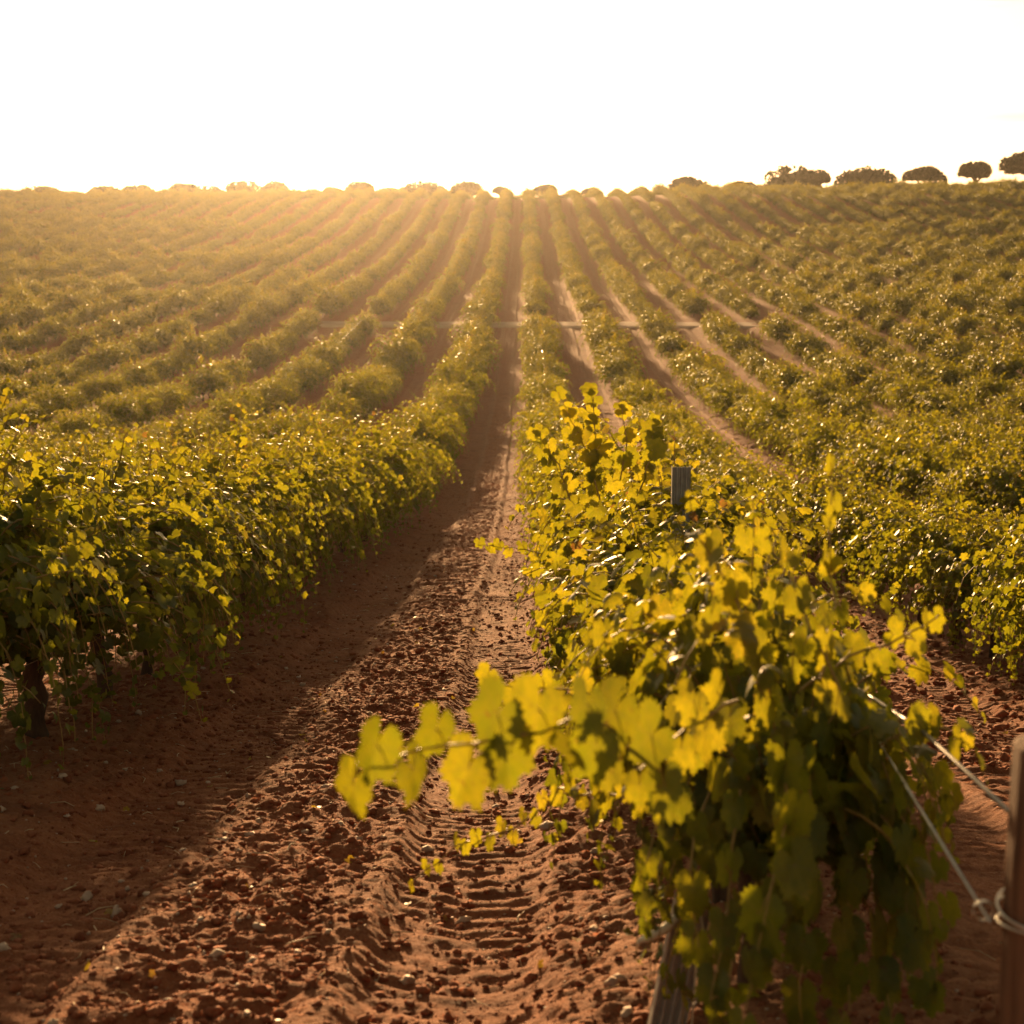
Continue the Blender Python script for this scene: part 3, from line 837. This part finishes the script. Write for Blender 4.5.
# single pruned twigs that can be told apart
def ground_at(px, py):
    """walk along the view ray to the soil"""
    for d in np.arange(2.5, 40, .01):
        p = pix(px, py, d)
        if p.z < float(base_z(p.x, p.y)) + .03: return p
    return p
def twig(px, py, L, ang, bend, r, label):
    p = ground_at(px, py); a = math.radians(ang); pts = []
    for q in np.linspace(-1, 1, 7):
        x = p.x + math.cos(a) * q * L - math.sin(a) * bend * (1 - q * q); y = p.y + math.sin(a) * q * L + math.cos(a) * bend * (1 - q * q)
        pts.append((x, y, float(ground_z(x, y))))
    pts = np.array(pts); pts[:, 2] = np.convolve(np.pad(pts[:, 2], 1, 'edge'), [.25, .5, .25], 'valid') + .014
    org = pts[3].copy(); v, f = tube(pts - org, [r * .7, r, r, r * 1.2, r, r * .9, r * .5], 6); G = Geo(); G.add(v, f)
    v, f = tube([pts[4] - org, pts[4] - org + np.array([.018, .012, .012])], [r * .7, r * .4], 5); G.add(v, f)
    tag(link('twig', G.mesh('twig', [M_STRAW]), None, tuple(org)), label, 'twig', 'pruned twigs lying on the lane')
twig(106, 965, .035, 110, .004, .0024, 'pale straight twig on the soil near the lower left corner')
twig(300, 946, .045, 12, .012, .0024, 'curved pale twig at the edge of the rutted track below the long cane')
twig(293, 857, .035, 70, .012, .0026, 'crooked white twig standing out on the ridge left of the golden cane')
twig(272, 867, .03, 30, .004, .002, 'short pale twig lying beside the crooked white one')
twig(228, 768, .03, 120, .004, .002, 'thin twig in the left wheel rut beside the ridge')
twig(425, 812, .05, 150, .006, .0028, 'dark twig just under the long golden cane')
twig(70, 880, .03, 60, .003, .002, 'small twig on the shaded left wheel rut')
twig(520, 905, .03, 80, .006, .003, 'stubby pale twig on the soil right of the right wheel rut')

# ---------------------------------------------------------------- stone pines on the crest
def pine(px, top_py, width_px, label, y=268., shape=1.0, seed=0, lobes=5):
    rs = np.random.RandomState(seed)
    x = (px - 523.5) / F * y
    top_ang = math.atan((top_py - 512) / F) + PITCH
    zt = EYE - math.tan(top_ang) * y
    g0 = float(base_z(x, y))
    H = zt - g0; W = width_px / F * y
    root = bpy.data.objects.new('stone_pine', None); COL.objects.link(root); root.location = (x, y, g0)
    tag(root, label, 'tree', 'pines along the crest')
    ch = min(H * (.7 if px > 1000 else .97), W * .66) * shape; W *= 1.28                       # crown depth
    G = Geo(); tz = np.linspace(0, 1, 6)
    v, f = tube(np.stack([.25 * np.sin(tz * 2 + seed), 0 * tz, -.5 + tz * (H - ch * .6 + .5)], 1), np.linspace(.30, .2, 6) * max(.5, W / 9), 8); G.add(v, f)
    for i in range(6):
        a = i * 1.047 + rs.rand(); st = np.array([.1, 0, H - ch * rs.uniform(.95, 1.15)])
        st[2] = max(st[2], H * .25)
        en = np.array([math.cos(a) * W * .33, math.sin(a) * W * .33, H - ch * .45]); mi = (st + en) / 2 + np.array([0, 0, -.2])
        v, f = tube([st, mi, en], [.13, .09, .05], 5); G.add(v, f)
    link('trunk', G.mesh('trunk', [M_PBARK]), root)
    C = [(rs.uniform(-.5, .5) * W * .55, rs.uniform(-.5, .5) * W * .5, H - ch * rs.uniform(.45, .72), W * rs.uniform(.24, .34), ch * rs.uniform(.38, .5)) for _ in range(lobes)]
    C.append((0, 0, H - ch * .5, W * .44, ch * .5))
    P = []
    for (cx_, cy_, cz_, rw, rh) in C:
        n = 750
        d = rs.normal(0, 1, (n, 3)); d /= np.linalg.norm(d, axis=1)[:, None]
        d[:, 2] = np.where(d[:, 2] < -.35, -.35 + .1 * rs.rand(n), d[:, 2])
        rr = rs.uniform(.72, 1.0, n)[:, None]
        P.append(np.array([cx_, cy_, cz_]) + d * rr * np.array([rw, rw, rh]))
    P = np.concatenate(P)
    P[:, 2] = np.minimum(P[:, 2], H - .02)
    P = P[np.abs(P[:, 0]) < W * .5]
    n = len(P); base_v, base_f = TEMPL['mid']
    Nn = rs.normal(0, 1, (n, 3)); T = rs.normal(0, 1, (n, 3))
    lv = leaves_geo(P, Nn, T, rs.uniform(.12, .28, n) * min(1, W / 5) * max(1, W / 6.5), rs.rand(n), 'mid', rs)
    link('crown', mesh_np('crown', lv[0], lv[1], [M_PINE], False, lv[2]), root)
for i, (px, ty, w, lab, kw) in enumerate([
    (48, 185, 34, 'low faint tree clump at the far left end of the crest', {}),
    (112, 185, 34, 'faint low tree clump second from the left on the crest', {}),
    (145, 184, 30, 'faint low tree just right of the second clump from the left', {}),
    (188, 183, 26, 'pale flat tree crown left of the pair of rounded crowns', {}),
    (210, 184, 34, 'low elongated tree crown beside the rounded pair on the crest', {}),
    (250, 180, 30, 'larger of the two rounded hazy trees in the left pair', {}),
    (279, 181, 22, 'smaller right-hand tree of the rounded hazy pair', {}),
    (336, 187, 18, 'barely visible low tree left of the small round one', {}),
    (361, 181, 25, 'small round hazy tree standing alone left of the sun glow', {}),
    (392, 187, 22, 'barely visible low tree right of the small round one', {}),
    (425, 181, 42, 'wide flat-topped hazy tree inside the sun glow', {}),
    (466, 181, 26, 'round hazy tree right of the wide one in the glow', {}),
    (501, 186, 16, 'tiny hazy tree beside the top of the lane', {}),
    (545, 184, 20, 'small pointed tree right of the lane at the crest', {}),
    (590, 187, 16, 'tiny low tree midway between lane and the right trees', {}),
    (683, 176, 33, 'dark low round tree, first clear one right of the lane', {}),
    (735, 181, 26, 'small low tree left of the biggest dark tree', {}),
    (785, 164, 54, 'biggest dark broad tree on the crest', {'shape': 1.25}),
    (810, 169, 26, 'lower tree merging with the right side of the biggest one', {}),
    (857, 166, 46, 'broad flat-topped dark tree right of the biggest one', {}),
    (917, 166, 31, 'compact dark tree between the flat-topped one and the leaning one', {}),
    (966, 161, 29, 'leaning dark tree second from the right end of the crest', {}),
    (1018, 150, 40, 'tall umbrella pine cut by the right edge of the view', {}),
]):
    pine(px, ty, w, lab, seed=700 + i, y=268 + (i * 7 % 5) * 2, **kw)

# ---------------------------------------------------------------- haze
import bmesh
bm = bmesh.new(); bmesh.ops.create_cube(bm, size=1)
hm = bpy.data.meshes.new('haze'); bm.to_mesh(hm); bm.free()
zlo, zhi = -95., 16.
for v in hm.vertices:
    v.co = Vector((v.co.x * 1260, -70 if v.co.y < 0 else 1510, zlo if v.co.z < 0 else zhi))
haze = link('haze', hm); tag(haze, 'warm sunlit haze hanging over the vineyard', 'haze', None, 'stuff')
m, nt = new_mat('haze'); g = N(nt)
pv = g.node('ShaderNodeVolumePrincipled'); pv.inputs['Color'].default_value = (.96, .90, .84, 1)
pv.inputs['Density'].default_value = HAZE_DENSITY; pv.inputs['Anisotropy'].default_value = HAZE_ANISO
out = g.node('ShaderNodeOutputMaterial'); g.L(pv.outputs[0], out.inputs['Volume'])
hm.materials.append(m)
print('objects', len(scene.objects))
